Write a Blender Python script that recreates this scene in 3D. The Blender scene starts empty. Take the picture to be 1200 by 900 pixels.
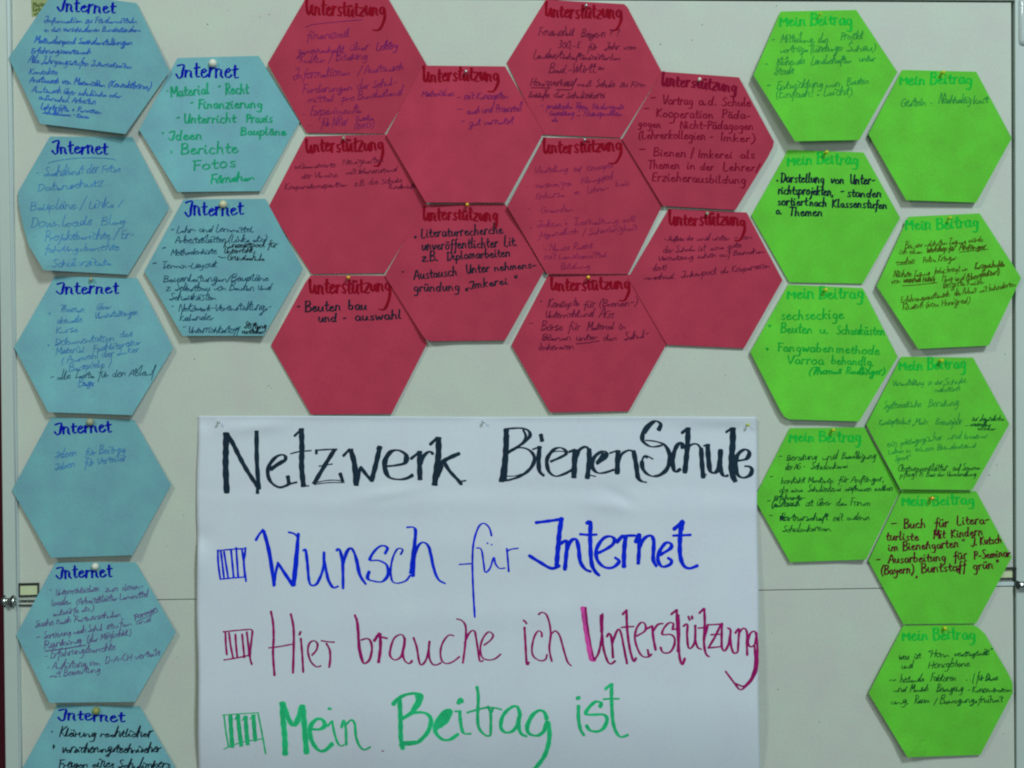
import bpy, bmesh, math, random
from mathutils import Vector, noise
random.seed(7)
S = bpy.context.scene
C = S.collection
D = 1500.0            # camera distance to the board, mm (1 photo pixel = 1 mm on the board)
Z0 = 1.45

# ------------------------------------------------------------------ camera
cam = bpy.data.cameras.new('camera'); camo = bpy.data.objects.new('camera', cam); C.objects.link(camo)
camo.location = (0, -D/1000, Z0); camo.rotation_euler = (math.radians(90), 0, 0)
cam.sensor_width = 36; cam.lens = 36*D/1200.0; cam.clip_start = 0.05; cam.clip_end = 50
S.camera = camo
# ------------------------------------------------------------------ world and lamps
w = bpy.data.worlds.new('World'); S.world = w; w.use_nodes = True
bg = w.node_tree.nodes['Background']; bg.inputs[0].default_value = (0.80, 1.0, 1.02, 1); bg.inputs[1].default_value = 0.12
def area(name, loc, target, size, sizey, power, col):
    l = bpy.data.lights.new(name, 'AREA'); l.shape = 'RECTANGLE'; l.size = size; l.size_y = sizey
    l.energy = power; l.color = col
    o = bpy.data.objects.new(name, l); C.objects.link(o); o.location = loc
    o.rotation_euler = (Vector(target)-Vector(loc)).to_track_quat('-Z', 'Y').to_euler()
    return o
area('ceiling_lamp', (1.25, -2.75, Z0+2.15), (0.15, 0, Z0-.1), 0.42, 0.62, 64, (0.86, 0.98, 1.06))
area('ceiling_lamp', (-1.6, -2.0, Z0+1.5), (-0.1, 0, Z0-.15), 0.4, 0.5, 17, (0.97, 1.0, 0.86))
area('front_fill', (0.95, -2.9, Z0+0.35), (0.35, 0, Z0-.2), 0.8, 0.8, 12.5, (0.90, 1.0, 1.02))  # added frontal fill that brightens the middle and lower right, not a real lamp
S.view_settings.view_transform = 'Standard'; S.view_settings.look = 'None'
S.view_settings.exposure = 0; S.view_settings.gamma = 1
S.render.film_transparent = False
S.cycles.filter_width = 2.1
S.cycles.max_bounces = 6

# ------------------------------------------------------------------ helpers
def W(px, py, d):
    k = (D-d)/D/1000
    return Vector(((px-600)*k, -d/1000, Z0+(450-py)*k))
def lin(c):
    return tuple(((v/255)/12.92 if v/255 <= .04045 else ((v/255+.055)/1.055)**2.4) for v in c)
MATS = {}
def mat(name, col, rough=.8, vary=0, metal=0, grain=0.0, gscale=400, bump=0.0, bscale=900, spec=.3, hue=0.0, coat=0):
    if name in MATS: return MATS[name]
    m = bpy.data.materials.new(name); m.use_nodes = True; nt = m.node_tree; n = nt.nodes; b = n['Principled BSDF']
    b.inputs['Base Color'].default_value = (*col, 1); b.inputs['Roughness'].default_value = rough
    b.inputs['Metallic'].default_value = metal; b.inputs['Specular IOR Level'].default_value = spec
    b.inputs['Coat Weight'].default_value = coat
    tc = n.new('ShaderNodeTexCoord')
    if grain > 0:
        nz = n.new('ShaderNodeTexNoise'); nz.inputs['Scale'].default_value = gscale; nz.inputs['Detail'].default_value = 4
        nt.links.new(tc.outputs['Object'], nz.inputs['Vector'])
        n2 = n.new('ShaderNodeTexNoise'); n2.inputs['Scale'].default_value = gscale*.07; n2.inputs['Detail'].default_value = 3
        nt.links.new(tc.outputs['Object'], n2.inputs['Vector'])
        ad = n.new('ShaderNodeMath'); ad.operation = 'ADD'
        nt.links.new(nz.outputs['Fac'], ad.inputs[0]); nt.links.new(n2.outputs['Fac'], ad.inputs[1])
        mr = n.new('ShaderNodeMapRange'); mr.inputs['From Min'].default_value = .6; mr.inputs['From Max'].default_value = 1.4
        nt.links.new(ad.outputs[0], mr.inputs['Value'])
        mx = n.new('ShaderNodeMix'); mx.data_type = 'RGBA'
        h = hue
        mx.inputs['A'].default_value = (*[max(0, v*(1-grain)*k) for v, k in zip(col, (1+h, 1-h, 1+h*.6))], 1)
        mx.inputs['B'].default_value = (*[min(1, v*(1+grain)*k) for v, k in zip(col, (1-h, 1+h, 1-h*.6))], 1)
        nt.links.new(mr.outputs[0], mx.inputs['Factor']); src = mx.outputs['Result']
        if vary:
            oi = n.new('ShaderNodeObjectInfo'); v2 = n.new('ShaderNodeMapRange'); v2.inputs['To Min'].default_value = 1-vary; v2.inputs['To Max'].default_value = 1+vary
            nt.links.new(oi.outputs['Random'], v2.inputs['Value'])
            n3 = n.new('ShaderNodeTexNoise'); n3.inputs['Scale'].default_value = 14; n3.inputs['Detail'].default_value = 2
            nt.links.new(tc.outputs['Object'], n3.inputs['Vector'])
            v3 = n.new('ShaderNodeMapRange'); v3.inputs['From Min'].default_value = .3; v3.inputs['From Max'].default_value = .7; v3.inputs['To Min'].default_value = 1-vary*.7; v3.inputs['To Max'].default_value = 1+vary*.7
            nt.links.new(n3.outputs['Fac'], v3.inputs['Value'])
            m2 = n.new('ShaderNodeMath'); m2.operation = 'MULTIPLY'; nt.links.new(v2.outputs[0], m2.inputs[0]); nt.links.new(v3.outputs[0], m2.inputs[1])
            hs = n.new('ShaderNodeHueSaturation'); nt.links.new(m2.outputs[0], hs.inputs['Value']); nt.links.new(src, hs.inputs['Color']); src = hs.outputs['Color']
        nt.links.new(src, b.inputs['Base Color'])
    if bump > 0:
        nz = n.new('ShaderNodeTexNoise'); nz.inputs['Scale'].default_value = bscale; nz.inputs['Detail'].default_value = 3
        nt.links.new(tc.outputs['Object'], nz.inputs['Vector'])
        bp = n.new('ShaderNodeBump'); bp.inputs['Strength'].default_value = bump; bp.inputs['Distance'].default_value = .0004
        nt.links.new(nz.outputs['Fac'], bp.inputs['Height']); nt.links.new(bp.outputs['Normal'], b.inputs['Normal'])
    MATS[name] = m
    return m
def link(name, me, m, origin, parent=None, smooth=False):
    """me has world-space vertices; re-centre them on origin"""
    for v in me.vertices: v.co -= origin
    if m: me.materials.append(m)
    if smooth:
        for p in me.polygons: p.use_smooth = True
    o = bpy.data.objects.new(name, me); C.objects.link(o)
    if parent: o.parent = parent; o.location = (0, 0, 0)
    else: o.location = origin
    return o
def tag(o, label=None, cat=None, group=None, kind=None):
    if label: o['label'] = label
    if cat: o['category'] = cat
    if group: o['group'] = group
    if kind: o['kind'] = kind
    return o
def empty(name, origin, label, cat, group=None):
    o = bpy.data.objects.new(name, None); C.objects.link(o); o.location = origin; o.empty_display_size = .01
    return tag(o, label, cat, group)
def prism(poly, d0, d1, bevel=0.0, seg=2):
    """polygon in board millimetres, from depth d0 to depth d1 in front of the board"""
    bm = bmesh.new()
    f = [bm.verts.new(W(x, y, 0)+Vector((0, -d1/1000, 0))) for x, y in poly]
    b = [bm.verts.new(W(x, y, 0)+Vector((0, -d0/1000, 0))) for x, y in poly]
    bm.faces.new(f); bm.faces.new(b[::-1])
    n = len(poly)
    for i in range(n): bm.faces.new((f[i], b[i], b[(i+1) % n], f[(i+1) % n]))
    bmesh.ops.recalc_face_normals(bm, faces=bm.faces)
    if bevel > 0:
        es = [e for e in bm.edges if e.verts[0] in f and e.verts[1] in f]
        bmesh.ops.bevel(bm, geom=es, offset=bevel/1000, segments=seg, affect='EDGES', profile=.5)
    me = bpy.data.meshes.new('m'); bm.to_mesh(me); bm.free()
    return me
def lathe(profile, base, axis, n=18):
    """profile = [(along, radius)] in mm, starting at base (world, m) along axis"""
    axis = Vector(axis).normalized(); a = axis.orthogonal().normalized(); b = axis.cross(a)
    vs, fs = [], []
    for t, r in profile:
        for i in range(n):
            an = 2*math.pi*i/n
            vs.append(base+axis*t/1000+(a*math.cos(an)+b*math.sin(an))*max(r, .001)/1000)
    for j in range(len(profile)-1):
        for i in range(n):
            fs.append((j*n+i, j*n+(i+1) % n, (j+1)*n+(i+1) % n, (j+1)*n+i))
    fs.append(tuple(range(n))[::-1]); fs.append(tuple((len(profile)-1)*n+i for i in range(n)))
    me = bpy.data.meshes.new('m'); me.from_pydata(vs, [], fs)
    bm = bmesh.new(); bm.from_mesh(me); bmesh.ops.recalc_face_normals(bm, faces=bm.faces); bm.to_mesh(me); bm.free()
    return me

# ------------------------------------------------------------------ ink strokes
def smooth_pts(pts, step=1.6):
    if len(pts) == 1: pts = [pts[0], (pts[0][0]+.3, pts[0][1]+.3)]
    out = []
    n = len(pts)
    for i in range(n-1):
        p0 = pts[i-1] if i > 0 else pts[i]; p1 = pts[i]; p2 = pts[i+1]; p3 = pts[i+2] if i+2 < n else pts[i+1]
        L = math.hypot(p2[0]-p1[0], p2[1]-p1[1]); k = max(1, min(14, int(L/step)))
        for j in range(k):
            t = j/k; t2 = t*t; t3 = t2*t
            out.append(tuple(.5*((2*p1[c])+(-p0[c]+p2[c])*t+(2*p0[c]-5*p1[c]+4*p2[c]-p3[c])*t2+(-p0[c]+3*p1[c]-3*p2[c]+p3[c])*t3) for c in (0, 1)))
    out.append(tuple(pts[-1]))
    return out
class Ink:
    fat = 1.0
    """collects pen strokes (board millimetres) and lays them as a thin film of ink on a surface of given depth"""
    def __init__(self, depth): self.d = depth; self.v = []; self.f = []; self.k = 0
    def stroke(self, pts, wide, thin=None, nib=0.0, step=1.6):
        thin = wide if thin is None else thin
        wide *= self.fat; thin *= self.fat
        P = smooth_pts(pts, step)
        if len(P) < 2: return
        h0 = .22+.0035*((self.k*7) % 31); self.k += 1
        nx, ny = math.cos(nib), math.sin(nib)
        rails = []
        n = len(P)
        for i in range(n):
            a = P[max(0, i-1)]; b = P[min(n-1, i+1)]
            dx, dy = b[0]-a[0], b[1]-a[1]; L = math.hypot(dx, dy) or 1; dx /= L; dy /= L
            cr = abs(dx*ny-dy*nx)
            wd = math.hypot(thin, wide*cr) if thin < wide else wide
            wd *= 1+.09*math.sin(i*.9+self.k)
            hw = wd/2
            rails.append((P[i][0], P[i][1], dx, dy, hw))
        # rounded ends
        seq = []
        x, y, dx, dy, hw = rails[0]; e = min(hw, thin*.7)
        seq.append((x-dx*e*.9, y-dy*e*.9, dx, dy, hw*.45)); seq.append((x-dx*e*.5, y-dy*e*.5, dx, dy, hw*.86))
        seq += rails
        x, y, dx, dy, hw = rails[-1]; e = min(hw, thin*.7)
        seq.append((x+dx*e*.5, y+dy*e*.5, dx, dy, hw*.86)); seq.append((x+dx*e*.9, y+dy*e*.9, dx, dy, hw*.45))
        b0 = len(self.v)
        for i, (x, y, dx, dy, hw) in enumerate(seq):
            h = h0+.0006*i
            for s in (1, -1):
                qx, qy = x-dy*hw*s, y+dx*hw*s
                self.v.append(W(qx, qy, self.d(qx, qy)+h))
        for i in range(len(seq)-1):
            self.f.append((b0+2*i, b0+2*i+1, b0+2*i+3, b0+2*i+2))
    def build(self, name, m, origin, parent):
        if not self.f: return None
        me = bpy.data.meshes.new(name); me.from_pydata(self.v, [], self.f)
        for p in me.polygons:
            if p.normal.y > 0: p.flip()
        return link(name, me, m, origin, parent)

# one-line handwriting alphabet: advance | strokes in tenths of x-height, y up
G = {}
for line in '''a 10|8,8 5,10 2,8 1,4 3,0 6,1 8,6 8,9 8,3 9,0 11,1
b 10|1,20 1,10 1,1 4,0 7,2 8,6 6,9 3,9 1,6
c 9|8,8 5,10 2,7 1,3 4,0 8,1
d 11|8,8 5,10 2,8 1,3 4,0 7,3 9,20 8,8 8,2 10,0
e 9|1,5 5,6 7,8 5,10 2,8 1,4 3,0 7,1 9,3
f 7|8,18 6,20 4,17 4,5 3,-8;0,9 7,10
g 10|8,8 5,10 2,8 2,3 5,1 8,4 8,9 8,-4 6,-9 1,-8
h 10|1,20 1,0;1,6 4,10 7,8 7,2 9,0
i 5|1,9 1,3 2,0 4,1;1,14 2,15
j 5|3,9 3,-5 0,-9;3,14 4,15
k 9|1,20 1,0;7,10 2,5 8,0
l 5|1,20 1,3 2,0 4,1
m 14|1,9 1,0;1,6 3,10 6,9 6,0;6,6 9,10 11,8 11,2 13,0
n 10|1,10 1,0;1,6 4,10 7,8 7,2 9,0
o 10|5,10 2,8 1,4 3,0 7,1 9,5 7,9 5,10 8,9
p 10|1,10 1,-9;1,6 4,10 8,8 8,3 5,0 2,1
q 10|8,8 5,10 2,8 2,3 5,1 8,4 8,9 8,-9
r 7|1,10 1,0;1,6 3,9 6,10
s 8|7,9 4,10 2,8 4,5 7,3 6,0 1,1
t 7|3,17 3,3 4,0 7,1;0,10 7,11
u 10|1,10 1,3 3,0 6,2 8,10 8,2 10,0
v 9|1,10 4,0 8,10
w 13|1,10 3,0 6,8 9,0 12,10
x 9|1,10 8,0;8,10 1,0
y 10|1,10 2,4 5,3 8,9 7,-5 3,-9 0,-6
z 9|1,10 8,10 1,0 8,0
A 12|0,0 6,19 11,0;3,7 9,7
B 11|1,19 1,0;0,18 7,19 8,13 2,10;2,10 9,8 9,2 1,0
C 11|10,16 6,19 1,13 1,5 5,0 10,3
D 12|2,19 2,0;0,18 7,18 11,10 7,1 1,0
E 9|1,19 1,0;1,19 8,19;1,10 7,10;1,0 8,0
F 9|2,19 2,0;0,19 9,19;2,10 8,10
G 12|10,16 6,19 1,13 1,5 5,0 10,3 10,9 6,9
H 12|1,19 1,0;10,19 10,0;1,9 10,10
I 9|0,17 8,19 7,8 6,1 3,-1 -1,4
J 8|1,18 8,19 6,1 3,-3 -1,0
K 11|1,19 1,0;9,19 2,9 10,0
L 9|1,19 1,0 8,0
M 14|1,0 2,19 7,6 12,19 13,0
N 12|1,0 1,19 10,0 10,19
O 12|6,19 1,13 2,3 6,0 11,5 10,15 6,19
P 10|2,19 2,0;0,18 7,19 9,14 7,10 2,9
R 11|2,19 2,0;0,18 7,19 9,14 7,10 2,9;4,9 10,0
S 10|9,17 5,19 2,15 5,11 9,6 6,0 0,2
T 11|0,19 11,19;6,19 5,0
U 12|1,19 2,6 4,0 8,2 10,18;10,10 11,0
V 11|0,19 5,0 11,19
W 15|0,19 4,0 8,13 11,0 15,19
§ 13|1,0 1,14 6,6 11,14 11,1 12,0
$ 12|1,20 1,8 2,2 4,0 7,3 9,11 9,3 11,0
^ 3|1,19 1,0
Z 10|0,19 10,19 0,0 10,0;3,9 8,10
0 9|5,18 1,12 2,2 5,0 8,6 7,15 5,18
1 6|1,13 4,18 4,0
2 9|1,15 5,18 7,13 1,0 8,0
3 9|1,17 6,18 6,11 3,10 8,6 5,0 1,1
5 9|8,18 2,18 2,11 7,10 7,3 1,0
- 8|1,6 7,7
+ 9|1,6 8,6;4,10 4,1
. 4|1,0 2,1
, 4|2,1 1,-3
: 4|1,1 2,2;1,8 2,9
( 6|5,20 1,12 1,3 4,-4
) 6|1,20 5,12 5,3 1,-4
/ 7|6,20 0,-3
! 4|2,19 2,5;2,0 3,1
? 8|1,15 5,19 7,14 4,9 4,5;4,0 5,1
" 6|1,18 1,14;4,18 4,14
< 6|1,2 1,-3;4,2 4,-3
> 13|0,5 4,7 7,4 12,6;9,9 12,6 9,3
* 5|1,6 3,7 2,5 1,6 3,5
& 8|2,2 6,3 4,0 2,3 6,1
% 8|0,0 8,1'''.split('\n'):
    ch, rest = line[0], line[2:]
    adv, st = rest.split('|')
    G[ch] = (float(adv), [[tuple(float(q) for q in p.split(',')) for p in s.split(' ')] for s in st.split(';')])
def compose(base, extra, adv=None):
    a, s = G[base]; return (adv or a, s+extra)
for b_, u_ in (('a', 'ä'), ('o', 'ö'), ('u', 'ü')):
    G[u_] = compose(b_, [[(2, 14), (2.6, 15)], [(6, 14), (6.6, 15)]])
G['ß'] = (10, [[(1, -3), (1, 16), (5, 20), (8, 16), (4, 11), (9, 6), (7, 0), (3, 1)]])
G['Ü'] = compose('U', [[(3, 22), (4, 23)], [(8, 22), (9, 23)]])
G['~'] = (16, [[(1, 10), (0, 4), (3, 0), (7, 1)], [(8, 16), (6, 0)]])
TAIL = None
def write(ink, x0, y0, x1, y1, xh, text, wide, thin=None, nib=.3, slant=.12, join=False, jit=.5, rnd=None, tail=False, cap=1.0):
    """write a line of text from (x0,y0) to (x1,y1) on its baseline; xh = x-height, everything in millimetres"""
    rnd = rnd or random
    tot = 0; adv = []
    for ch in text:
        a = 6.5 if ch == ' ' else G.get(ch, G['n'])[0]+(1.2 if not join else .4)
        adv.append(a); tot += a
    L = math.hypot(x1-x0, y1-y0); ux, uy = (x1-x0)/L, (y1-y0)/L
    sx = L/tot; sy = xh/10
    pen = 0; last = None
    wob = rnd.uniform(0, 6)
    for ch, a in zip(text, adv):
        if ch == ' ': pen += a; last = None; continue
        g = G.get(ch, G['n'])
        js = 1+rnd.uniform(-.12, .12)*jit*1.6; jy = rnd.uniform(-.8, .8)*jit+.8*math.sin(pen*.05+wob)*jit
        jsl = slant+rnd.uniform(-.06, .06)*jit
        low = join and ch in 'nmueircosav' and rnd.random() < .45
        squ = rnd.uniform(.45, .75) if low else (rnd.uniform(.9, 1.3) if join else 1)
        for si, st in enumerate(g[1]):
            pts = []
            for (gx, gy) in st:
                gy2 = gy*js*squ*(cap if gy > 11 else 1)+jy
                lx = (pen+gx+rnd.uniform(-.5, .5)*jit)*sx + gy2*jsl*sy
                ly = (gy2+rnd.uniform(-.5, .5)*jit*(1.9 if join else 1))*sy
                pts.append((x0+ux*lx+uy*ly, y0+uy*lx-ux*ly))
            if tail and ch == 'g' and gy < 0 and pen > tot*.85:
                tx, ty = tail
                pts = pts[:-3]
                a0 = pts[-1]
                pts += [(a0[0]+.6, a0[1]+(ty-a0[1])*.45), (a0[0]-(a0[0]-tx)*.25, a0[1]+(ty-a0[1])*.86), (tx+(a0[0]-tx)*.45, ty+.4), (tx, ty)]
            if join and si == 0 and last and ch.isalpha() and ch.islower():
                q = pts[0]
                if math.hypot(q[0]-last[0], q[1]-last[1]) < xh*2.8:
                    pts = [last]+pts
            ink.stroke(pts, wide, thin, nib, step=max(1.1, xh*.22))
            if si == len(g[1])-1 or len(st) > 3: last = pts[-1]
        pen += a

# ------------------------------------------------------------------ materials
M_board = mat('board_coating', (.560, .615, .525), rough=.62, grain=.045, gscale=300, bump=.25, hue=.045)
M_frame = mat('frame_plastic', (.50, .60, .54), rough=.38, grain=.03, gscale=90, spec=.5)
M_lip = mat('lip_highlight_plastic', (.56, .68, .66), rough=.35, spec=.5)  # paler than the rail: its edge highlight painted in; hinge strip shares it
M_dark = mat('dark_metal', (.035, .04, .04), rough=.45, metal=.3)
M_steel = mat('steel', (.5, .55, .52), rough=.25, metal=1)
M_cream = mat('cream_plastic', (.60, .70, .42), rough=.5, grain=.06, gscale=120)
M_wall = mat('wall_paint', (.11, .015, .03), rough=.9, grain=.12, gscale=60, bump=.3)
M_card = {
 'blue': mat('blue_card_paper', (.178, .435, .480), vary=.07, rough=.85, grain=.08, gscale=420, bump=.35, hue=.06),
 'red': mat('red_card_paper', (.455, .037, .077), vary=.07, rough=.85, grain=.12, gscale=420, bump=.35, hue=.03),
 'green': mat('green_card_paper', (.128, .60, .038), vary=.07, rough=.85, grain=.09, gscale=420, bump=.35, hue=.06)}
M_poster = mat('flipchart_paper', (.665, .735, .79), rough=.75, grain=.03, gscale=260, bump=.15, hue=.02)
def ink(name, srgb, k=1.55): return mat('ink_'+name, tuple(min(.9, v*k) for v in lin(srgb)), rough=.8, grain=.28, gscale=420, spec=.06)
I = dict(
 bluemark=ink('blue_marker', (4, 14, 134)), bluepen=ink('blue_pen', (38, 78, 150)), faintblue=ink('faint_blue_pen', (54, 106, 152)),
 greenmark=ink('green_marker', (22, 132, 94)), darkpen=ink('dark_pen', (26, 62, 84)), plumpen=ink('plum_pen', (84, 74, 116)),
 black=ink('black_marker', (18, 28, 40)), redmark=ink('crimson_marker', (114, 6, 24)), redmark2=ink('plum_marker', (104, 8, 36)),
 purplepen=ink('purple_pen', (116, 30, 66)), violetpen=ink('violet_pen', (100, 26, 76)), darkred=ink('dark_pen_on_red', (84, 20, 46)),
 greenhead=ink('green_marker_heading', (18, 156, 48)), greenpen=ink('dark_green_pen', (30, 118, 44)), greyg=ink('grey_pen', (38, 122, 52)),
 brownpen=ink('brown_pen', (60, 70, 18)), maroon=ink('maroon_marker', (70, 12, 30)), blackpen=ink('black_pen', (18, 70, 34)), greenm2=ink('green_marker_note', (12, 142, 44)),
 title=ink('black_title_marker', (24, 40, 52)), pblue=ink('poster_blue_marker', (6, 34, 178)), plblue=ink('poster_light_blue_wash', (92, 128, 214)),
 pred=ink('poster_crimson_marker', (128, 20, 84)), ppink=ink('poster_pink_wash', (182, 66, 140)), pgreen=ink('poster_green_marker', (34, 160, 104)),
 pgreen2=ink('poster_pale_green_wash', (62, 182, 128)), olive=ink('olive_print', (64, 84, 38)))

# ------------------------------------------------------------------ the setting: wall behind
me = bpy.data.meshes.new('wall'); me.from_pydata([W(-1600, -1200, 0)+Vector((0, .09, 0)), W(2800, -1200, 0)+Vector((0, .09, 0)), W(2800, 1800, 0)+Vector((0, .09, 0)), W(-1600, 1800, 0)+Vector((0, .09, 0))], [], [(3, 2, 1, 0)])
tag(link('wall', me, M_wall, W(600, 450, 0)+Vector((0, .09, 0))), 'dark red wall behind the pinboard', kind='structure')

# ------------------------------------------------------------------ pinboard
o0 = W(600, 1000, 0)
board = empty('pinboard', o0, 'white folding pinboard with a pale frame, holding all the cards', 'pinboard')
sx = lambda x: 706-19*x/1200.0
me = prism([(13.3, -1), (300, -1.8), (1185, 3), (1187.3, sx(1187)-.45), (22.2, sx(22)-.45)], -18, 0, .5)
link('upper_panel', me, M_board, o0, board)
me = prism([(22.3, sx(22)+.45), (1187.3, sx(1187)+.45), (1189.5, 960), (27, 960)], -18, 0, .5)
link('lower_panel', me, M_board, o0, board)
me = prism([(-4, -60), (7.5, -60), (24, 960), (8.2, 960)], -20, 3.0, 1.2, 3); link('frame_rail', me, M_frame, o0, board)
me = prism([(7.6, -60), (12.4, -60), (26.2, 960), (24.1, 960)], -20, 3.8, 1.5, 3); link('frame_lip', me, M_lip, o0, board)
me = prism([(1188.3, -60), (1240, -60), (1243, 960), (1190.6, 960)], -20, 2.4, 1.0, 3); link('frame_rail', me, M_frame, o0, board)
me = prism([(14, -60), (1188.0, -60), (1188.0, 1.1), (300, -3.6), (14, -3)], -20, 3.2, .8, 2); link('frame_rail', me, M_frame, o0, board)
me = prism([(10, -50), (1200, -50), (1200, 965), (10, 965)], -24, -20.5); link('back_sheet', me, M_dark, o0, board)
me = lathe([(0, 3), (2, 6), (6, 7), (50, 7), (58, 6), (61, 3)], W(1199, 54, 0)+Vector((0, -.001, 0)), (0, 0, 1)); link('corner_cap', me, mat('glossy_cap', (.6, .7, .68), rough=.12, spec=.8), o0, board, True)
# folding hinge at the left: latch window, clamp and rods
def bars(pts, wd, d0, d1, m, nm, bev=.4):
    (x0, y0), (x1, y1) = pts; L = math.hypot(x1-x0, y1-y0); nx, ny = -(y1-y0)/L*wd/2, (x1-x0)/L*wd/2
    me = prism([(x0+nx, y0+ny), (x1+nx, y1+ny), (x1-nx, y1-ny), (x0-nx, y0-ny)][::-1], d0, d1, bev)
    return me
latch = link('latch', prism([(23, 685), (45, 684.5), (45, 697), (23, 697.5)], .2, 1.4, .4), M_cream, o0, board)
for p, wd in ((((22, 684.6), (46.2, 684)), 2.6), (((22.9, 686), (22.9, 697)), 2.3), (((45.3, 685.3), (45.3, 696.6)), 1.5), (((22, 698.3), (46.2, 697.4)), 2.0)):
    link('latch_rim', bars(p, wd, .2, 2.6, M_dark, 'x'), M_dark, o0, latch)
clamp = link('hinge_clamp', lathe([(0, 3), (.5, 4.6), (1.6, 6.2), (3, 6.2), (4.2, 4.4), (10, 4.4), (11.5, 6.4), (13, 6.4), (14.2, 5.5), (15.5, 5.8), (16.6, 3)], W(4.2, 703.5, 0)+Vector((0, -.006, 0)), (1, 0, -.02)), M_steel, o0, board, True)
for x in (5.9, 16.2):
    link('clamp_ring', lathe([(0, 6.2), (.3, 6.9), (1.7, 6.9), (2, 6.2)], W(x, 703.5, 0)+Vector((0, -.006, 0)), (1, 0, -.02)), M_dark, o0, clamp, True)
for y in (703.4, 709):
    link('hinge_rod', lathe([(0, .7), (.1, .9), (60, .9), (60.2, .7)], W(19, y, 0)+Vector((0, -.002, 0)), (1, 0, .01), 10), M_steel if y < 705 else M_dark, o0, board, True)
latch = link('latch', prism([(1160, 666), (1187, 665.4), (1187, 677.6), (1160, 678)], .2, 1.4, .4), M_cream, o0, board)
for p, wd in ((((1160, 666.4), (1189.6, 665.4)), 2.6), (((1187.6, 665), (1187.6, 679)), 2.8), (((1160, 677.9), (1188, 677.4)), 2.0)):
    link('latch_rim', bars(p, wd, .2, 4.4, M_dark, 'x'), M_dark, o0, latch)
clamp = link('hinge_clamp', lathe([(0, 3), (.5, 4.2), (2, 4.6), (14, 4.6), (15, 3)], W(1190.5, 684.6, 0)+Vector((0, -.0065, 0)), (1, 0, 0)), M_steel, o0, board, True)
link('clamp_ring', lathe([(0, 4), (.3, 5), (1.5, 5), (1.8, 4)], W(1189.3, 684.6, 0)+Vector((0, -.0065, 0)), (1, 0, 0)), M_dark, o0, clamp, True)
link('hinge_strip', prism([(1150, 682.6), (1188, 681.4), (1188, 686.2), (1150, 687)], .1, 1.0, .3), M_lip, o0, board)
# old pin holes in the board
vs, fs = [], []
rh = random.Random(3)
holes = [(243, 28.5, .9), (315.5, 17, .7), (304.5, 20, .5), (267, 12, .5), (823, 29, .8), (811, 47, .7), (774, 52, .9), (910, 7, .7), (228, 421, .8), (315, 452, .8), (1178, 415, .7), (1165, 470, .6), (1159, 557, .9), (1168, 545, .6), (912, 808, .7), (905, 742, .6), (960, 846, .7), (215, 604, .6), (208, 770, .6), (318, 455, .5), (700, 489-1.5, .4), (1176, 860, .6), (985, 720, .5), (320, 300, .5), (195, 640, .5), (850, 440, .6), (820, 460, .4), (560, 430, .5), (530, 450, .5)]
for _ in range(110):
    holes.append((rh.uniform(200, 1180), rh.uniform(5, 895), rh.uniform(.22, .42)))
for x, y, r in holes:
    b0 = len(vs); n = 7
    for i in range(n): vs.append(W(x+r*math.cos(6.283*i/n), y+r*math.sin(6.283*i/n), .06))
    fs.append(tuple(b0+i for i in range(n))[::-1])
me = bpy.data.meshes.new('pin_holes'); me.from_pydata(vs, [], fs)
for p in me.polygons:
    if p.normal.y > 0: p.flip()
tag(link('pin_holes', me, mat('pin_hole_shade', (.16, .18, .17), rough=.9), o0, board), kind='stuff')

# small yellow sticker behind the first card
ST = [(36.5, -3), (60, -2), (59, 17.5), (37.5, 19.5)]
st = link('sticker', prism(ST, .1, .5), mat('sticker_paper', (.33, .40, .17), rough=.7, grain=.1, gscale=120), W(48, 8, 0))
tag(st, 'small yellowish sticker with dark print, half behind the top left blue card', 'sticker')
ik = Ink(lambda x, y: .45)
write(ik, 38.5, 8, 54.5, 7.2, 3, 'Master', .9, jit=.4); write(ik, 38.5, 13.4, 50, 12.8, 2.8, 'Karten', .8, jit=.4)
write(ik, 39.5, 17.8, 48, 17.2, 2.2, 'unten', .6, jit=.4)
ik.build('print', I['olive'], W(48, 8, 0), st)

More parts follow.
